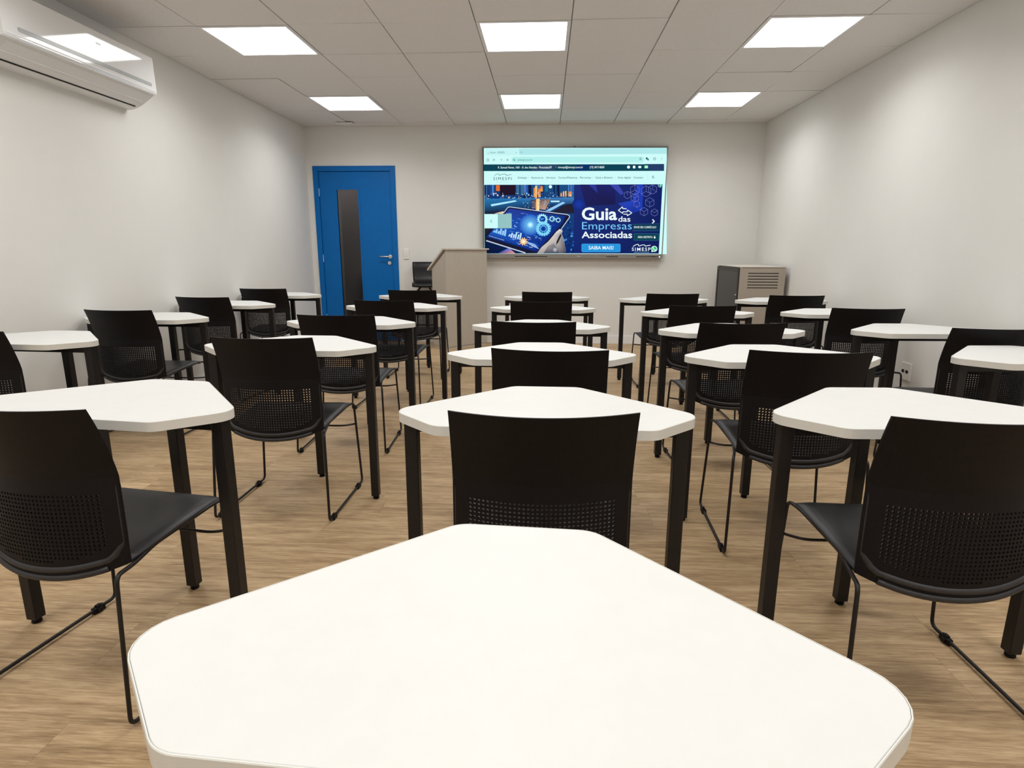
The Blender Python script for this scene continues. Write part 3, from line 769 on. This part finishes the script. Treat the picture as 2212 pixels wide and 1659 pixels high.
p.rect(1890, 198, 1908, 220, srgb(30, 80, 90)); p.rect(1905, 210, 1922, 230, srgb(60, 140, 150)); p.ring(1982, 213, 11, 15, INK); p.line([(1982, 205), (1982, 214), (1990, 214)], 3, INK)
for yy in (202, 213, 224): p.disc(2057, yy, 3, INK)
p.build('browser_bar', scr)
p = PIC()
p.rect(128, 270, 2084, 341, TEAL); p.poly([(700, 270), (950, 270), (900, 341), (650, 341)], srgb(40, 70, 100)); p.poly([(1150, 270), (1350, 270), (1250, 341), (1120, 341)], srgb(12, 50, 100)); p.poly([(1880, 268), (2084, 267), (2084, 338), (1930, 340)], srgb(38, 62, 104))
p.text('R. Samuel Neves, 1601 - B. dos Alemães - Piracicaba/SP', 284, 872, 313, 291, WHITE, .005)
p.text('simespi@simespi.com.br', 940, 1212, 311, 290, WHITE, .005); p.text('(19) 3417-8600', 1284, 1442, 312, 289, WHITE, .005)
p.disc(918, 301, 6, srgb(90, 140, 150))
p.disc(1703, 300, 16, WHITE); p.rr(1750, 285, 1776, 314, 7, WHITE); p.rr(1808, 288, 1840, 311, 8, WHITE); p.rr(1874, 284, 1912, 313, 6, srgb(150, 245, 190)); p.line([(1882, 298), (1892, 306), (1906, 290)], 4, WHITE)
DARK = srgb(24, 78, 86)
p.text('SIMESPI', 232, 432, 437, 406, DARK, .0, 1.35)
p.line([(244, 390), (268, 374), (292, 368), (298, 388), (330, 374), (372, 374), (374, 388), (432, 378)], 4, DARK)
p.text('SINDICATO PATRONAL', 256, 402, 464, 453, srgb(170, 222, 222))
for b, xa, xb in (('Simespi', 500, 597), ('Associe-se', 647, 779), ('Serviços', 812, 911), ('Cursos/Palestras', 943, 1150), ('Parcerias', 1180, 1297), ('Guias e Boletins', 1347, 1532), ('Guia digital', 1587, 1726), ('Contato', 1757, 1858)):
    p.text(b, xa, xb, 421, 401, srgb(30, 96, 100), .006)
for xx in (616, 1312, 1550): p.line([(xx - 5, 409), (xx, 414), (xx + 5, 409)], 2.5, srgb(130, 180, 180))
p.ring(1964, 405, 7, 11, DARK); p.line([(1971, 412), (1980, 421)], 4, DARK); p.line([(1908, 372), (1908, 440)], 2, srgb(180, 230, 230))
p.build('page_header', scr)

# photograph half of the page banner: night city, tablet, hand
p = PIC(); rn = random.Random(11)
def C(r, g, b, k=1.0): c = srgb(r, g, b); return (c[0] * k, c[1] * k, c[2] * k, 1)
p.poly([(130, 488), (1113, 487), (1113, 1243), (132, 1245)], [C(25, 60, 120), C(30, 80, 130), C(12, 40, 110), C(10, 20, 50)])
for k in range(46):
    x = rn.uniform(132, 1085); wd = rn.uniform(8, 30); h0 = 488; h1 = rn.uniform(560, 640)
    c = rn.choice([(40, 90, 170), (20, 45, 100), (70, 130, 200), (15, 25, 60), (60, 110, 150), (30, 110, 150), (90, 120, 190)])
    p.rect(x, h0, min(x + wd, 1112), h1, C(*c))
p.rect(305, 490, 475, 600, C(34, 22, 40)); p.rect(120 + 140, 492, 302, 555, C(225, 110, 50)); p.rect(132, 492, 150, 600, C(30, 30, 80))
for (x, y, wx, hy, c) in ((700, 500, 20, 140, (255, 215, 130)), (680, 520, 14, 100, (240, 130, 40)), (735, 530, 26, 90, (230, 120, 40)), (760, 500, 26, 60, (200, 110, 60)), (1000, 560, 14, 58, (255, 205, 90)), (1024, 556, 14, 60, (255, 220, 110)), (975, 575, 16, 40, (240, 150, 50)), (1070, 560, 34, 55, (220, 130, 80))):
    p.poly([(x - wx / 2, y), (x + wx / 2, y), (x + wx / 2, y + hy), (x - wx / 2, y + hy)], [C(*c), C(*c), C(255, 180, 90), C(255, 160, 80)])
p.disc(857, 509, 18, C(225, 255, 250))
for k in range(70):
    x, y = rn.uniform(150, 1095), rn.uniform(575, 640); c = rn.choice([(255, 220, 190), (190, 230, 255), (255, 170, 90), (120, 200, 255), (255, 255, 245), (60, 110, 190)])
    p.disc(x, y, rn.uniform(3, 9), C(*c), n=8)
p.poly([(132, 640), (1112, 625), (1112, 720), (132, 800)], [C(40, 120, 180), C(70, 130, 190), C(20, 40, 90), C(25, 25, 45)])
p.poly([(200, 700), (470, 655), (490, 668), (210, 722)], C(175, 235, 255)); p.poly([(640, 650), (860, 640), (800, 760), (640, 740)], [C(30, 50, 90), C(130, 110, 110), C(200, 160, 130), C(40, 60, 100)])
p.poly([(700, 640), (738, 640), (732, 770), (696, 770)], [C(255, 190, 100), C(255, 220, 140), C(255, 240, 200), C(240, 170, 80)])
p.poly([(800, 770), (990, 672), (1020, 684), (850, 775)], C(150, 205, 245)); p.poly([(860, 790), (1030, 700), (1112, 690), (1112, 800)], C(36, 34, 52)); p.rect(860, 660, 955, 676, C(190, 240, 250))
for k in range(50):
    x, y = rn.uniform(540, 860), rn.uniform(655, 740); p.disc(x, y, rn.uniform(2, 6), C(*rn.choice([(255, 220, 180), (220, 180, 170), (150, 200, 240), (40, 80, 130)])), n=6)
for k in range(40):
    x, y = rn.uniform(1000, 1105), rn.uniform(780, 1230); p.rect(x, y, min(x + rn.uniform(5, 26), 1110), y + rn.uniform(5, 24), C(*rn.choice([(40, 90, 170), (25, 60, 130), (80, 150, 220), (15, 30, 80)])))
p.poly([(132, 800), (340, 780), (260, 1000), (132, 1100)], C(36, 34, 48)); p.poly([(280, 1240), (400, 1180), (470, 1243), (300, 1244)], [C(30, 60, 150), C(60, 120, 220), C(240, 150, 110), C(20, 40, 90)])
# tablet body, screen and bright edge
p.poly([(400, 728), (1060, 815), (1068, 840), (740, 1240), (620, 1242), (132, 1100), (132, 1040)], C(26, 28, 52))
p.poly([(405, 745), (1020, 825), (990, 905), (700, 1225), (150, 1060), (200, 1010)], [C(40, 60, 150), C(20, 50, 130), C(16, 44, 120), C(16, 40, 130), C(20, 40, 110), C(30, 90, 190)])
for k in range(150):
    x, y = rn.uniform(330, 960), rn.uniform(770, 1180)
    if y < 745 + (x - 405) * .13 + 15 or y > 1060 + (x - 150) * .29 - 20 or x > 1010 - (y - 830) * .85 - 20: continue
    wd = rn.uniform(6, 46); p.poly([(x, y), (x + wd, y + wd * .22), (x + wd, y + wd * .22 + 6), (x, y + 6)], C(*rn.choice([(70, 150, 240), (40, 110, 220), (130, 190, 250), (150, 140, 220), (30, 80, 190), (210, 225, 255)])))
def glow(x, y, r, c0, c1, n=20):
    p.fan((x, y), [(x + r * (1 if k % 2 == 0 else .6) * math.cos(2 * math.pi * k / n), y + r * (1 if k % 2 == 0 else .6) * math.sin(2 * math.pi * k / n)) for k in range(n)], c0, c1)
p.disc(635, 925, 120, C(120, 205, 250), C(26, 80, 190), 26); p.disc(635, 925, 34, C(225, 255, 250), C(110, 205, 250), 16)
def gear(x, y, r, c, teeth=14):
    p.ring(x, y, r * .62, r * .86, c, 22)
    for k in range(teeth):
        a = 2 * math.pi * k / teeth; w_ = .16
        p.poly([(x + r * .8 * math.cos(a - w_), y + r * .8 * math.sin(a - w_)), (x + r * 1.06 * math.cos(a - w_ * .7), y + r * 1.06 * math.sin(a - w_ * .7)), (x + r * 1.06 * math.cos(a + w_ * .7), y + r * 1.06 * math.sin(a + w_ * .7)), (x + r * .8 * math.cos(a + w_), y + r * .8 * math.sin(a + w_))], c)
gear(768, 862, 56, C(170, 245, 250)); gear(874, 860, 32, C(180, 245, 250), 8); gear(940, 872, 28, C(180, 245, 250), 8); gear(778, 968, 78, C(130, 220, 250), 18); gear(778, 968, 42, C(90, 180, 240), 10)
p.line([(752, 872), (766, 860), (784, 856)], 6, C(120, 220, 250))
for k, h in enumerate((20, 42, 30, 64, 50, 74)): x = 225 + k * 24; b0 = 1005 + k * 8; p.poly([(x, b0), (x + 19, b0 + 6), (x + 30, b0 + 6 - h), (x + 11, b0 - h)], C(150, 205, 250))
for k, h in enumerate((22, 46, 36, 70, 52, 78)): x = 392 + k * 24; b0 = 1050 + k * 8; p.poly([(x, b0), (x + 15, b0 + 5), (x + 30, b0 + 5 - h), (x + 15, b0 - h)], C(190, 235, 255))
for k in range(14): p.disc(186 + k * 12, 1048 + k * 3.6, 4, C(210, 230, 255), n=6)
for k in range(5): p.line([(560 + k * 22, 1102 + k * 14), (690 + k * 10, 1144 + k * 12)], 5, C(170, 210, 255))
glow(560, 1110, 52, C(255, 250, 220), C(230, 170, 110)); p.disc(560, 1110, 18, C(255, 255, 240), C(255, 225, 160), 12)
p.line([(345, 792), (385, 740), (400, 729), (420, 729), (700, 768), (1040, 812), (1062, 822), (1064, 842), (975, 970)], 8, C(205, 220, 240))
p.poly([(240, 800), (340, 775), (352, 790), (330, 806)], C(225, 205, 185)); p.line([(150, 1100), (580, 1238)], 12, C(205, 215, 235))
# hand holding the tablet
p.poly([(708, 1241), (760, 1170), (830, 1110), (880, 1050), (920, 1000), (955, 972), (980, 976), (990, 1000), (978, 1020), (1000, 1080), (1012, 1150), (1026, 1215), (1018, 1241)],
       [C(170, 165, 165), C(205, 195, 190), C(200, 195, 190), C(215, 205, 200), C(220, 212, 205), C(235, 232, 225), C(215, 215, 215), C(165, 170, 180), C(150, 150, 160), C(190, 188, 190), C(130, 130, 140), C(90, 92, 105), C(60, 60, 75)])
p.poly([(968, 1022), (975, 1045), (940, 1120), (916, 1150), (922, 1110), (945, 1060)], C(40, 36, 36)); p.poly([(780, 1241), (830, 1160), (890, 1130), (930, 1190), (950, 1241)], [C(80, 80, 95), C(150, 145, 148), C(140, 136, 140), C(95, 95, 108), C(70, 72, 88)])
p.disc(905, 1200, 30, C(200, 200, 205), C(110, 110, 122))
# slider button on the left
p.rect(131, 806, 283, 963, MINT); p.rect(283, 806, 431, 963, srgb(150, 196, 196)); p.rect(280, 806, 286, 963, srgb(110, 190, 180)); p.line([(214, 868), (198, 885), (214, 902)], 5, INK)
p.build('banner_photo', scr)

# blue half of the banner with headline
p = PIC()
p.poly([(1113, 487), (2066, 484), (2026, 1245), (1110, 1243)], [C(34, 48, 120), C(20, 34, 100), C(18, 30, 90), C(20, 40, 110)])
p.poly([(1180, 486), (1560, 486), (1560, 700), (1240, 720)], [C(34, 36, 96), C(30, 38, 110), C(30, 28, 76), C(28, 32, 84)]); p.disc(1165, 700, 70, C(30, 60, 170), C(22, 44, 120), 18); p.poly([(1270, 486), (1350, 486), (1370, 580)], C(46, 56, 150))
p.poly([(1500, 486), (1620, 600), (1650, 580), (1590, 486)], C(60, 70, 170)); p.poly([(1590, 690), (1740, 660), (1800, 486), (1860, 486), (1850, 760), (1740, 800), (1660, 760)], [C(44, 66, 180), C(36, 70, 190), C(40, 70, 190), C(34, 60, 180), C(30, 66, 190), C(30, 50, 150), C(36, 60, 170)])
HEX = C(126, 130, 205)
def hexa(x, y, r, spokes):
    P6 = [(x + r * math.sin(R(60 * k)), y - r * math.cos(R(60 * k))) for k in range(7)]
    p.line(P6, 3, HEX)
    for k in spokes: p.line([(x, y), P6[k]], 3, HEX)
hexa(1770, 545, 54, (0, 2, 4)); hexa(1770, 630, 46, (1, 3, 5)); hexa(1690, 600, 40, (0,)); hexa(1890, 560, 60, (0, 2, 4)); hexa(1930, 680, 52, (1, 3, 5)); hexa(1868, 780, 46, (1, 3, 5)); hexa(1960, 540, 50, (0, 2)); hexa(1980, 790, 40, (1, 5)); hexa(1790, 700, 34, (3,))
p.text('Guia', 1197, 1578, 868, 738, WHITE, .022); p.text('das', 1592, 1722, 889, 832, WHITE, .010)
p.text('Empresas', 1200, 1737, 975, 893, C(120, 205, 255), -.004); p.text('Associadas', 1195, 1741, 1070, 1000, WHITE, .016)
p.line([(1680, 748), (1640, 748), (1636, 728), (1592, 766), (1640, 800), (1640, 782), (1690, 782), (1690, 762), (1738, 794), (1688, 826), (1690, 808), (1648, 808)], 8, WHITE)
p.rr(1193, 1135, 1615, 1229, 16, C(70, 165, 235)); p.rr(1198, 1140, 1610, 1224, 14, C(40, 150, 222)); p.text('SAIBA MAIS!', 1270, 1540, 1199, 1160, WHITE, .010)
p.line([(1958, 866), (1980, 886), (1956, 908)], 11, WHITE)
p.line([(1745, 918), (2028, 914)], 3, C(46, 110, 130)); p.poly([(1745, 922), (2030, 920), (2028, 988), (1745, 986)], C(18, 58, 84)); p.text('ENVIE SEU CURRÍCULO', 1762, 1998, 962, 940, WHITE, .008); p.line([(1745, 990), (2026, 990)], 3, C(46, 120, 150))
p.poly([(1762, 1022), (2026, 1022), (2024, 1098), (1762, 1096)], C(16, 66, 84)); p.line([(1762, 1022), (2026, 1022), (2024, 1098), (1762, 1096), (1762, 1022)], 3, C(50, 120, 140)); p.text('ÁREA RESTRITA', 1800, 1960, 1071, 1050, WHITE, .008); p.disc(1982, 1066, 10, WHITE); p.ring(1982, 1056, 5, 8, WHITE, 12, 180, 360)
p.text('SIMESP', 1737, 1938, 1214, 1178, WHITE, .010, 1.3); p.line([(1750, 1166), (1776, 1148), (1806, 1140), (1812, 1162), (1848, 1148), (1876, 1148), (1880, 1162), (1938, 1150)], 7, WHITE); p.text('SINDICATO PATRONAL', 1762, 1925, 1236, 1222, C(120, 170, 190))
p.disc(1978, 1192, 33, C(225, 255, 245), n=22); p.poly([(1950, 1205), (1972, 1222), (1946, 1228)], C(225, 255, 245)); p.disc(1978, 1192, 25, C(40, 190, 120), n=22)
p.line([(1966, 1180), (1970, 1194), (1980, 1204), (1992, 1206)], 8, C(235, 255, 245)); p.disc(1966, 1180, 6, C(235, 255, 245), n=8); p.disc(1991, 1205, 6, C(235, 255, 245), n=8)
p.ring(2042, 492, 20, 25, C(190, 240, 235), 14, 60, 200); p.disc(2046, 494, 13, C(120, 220, 200), n=12)
p.build('banner_headline', scr)
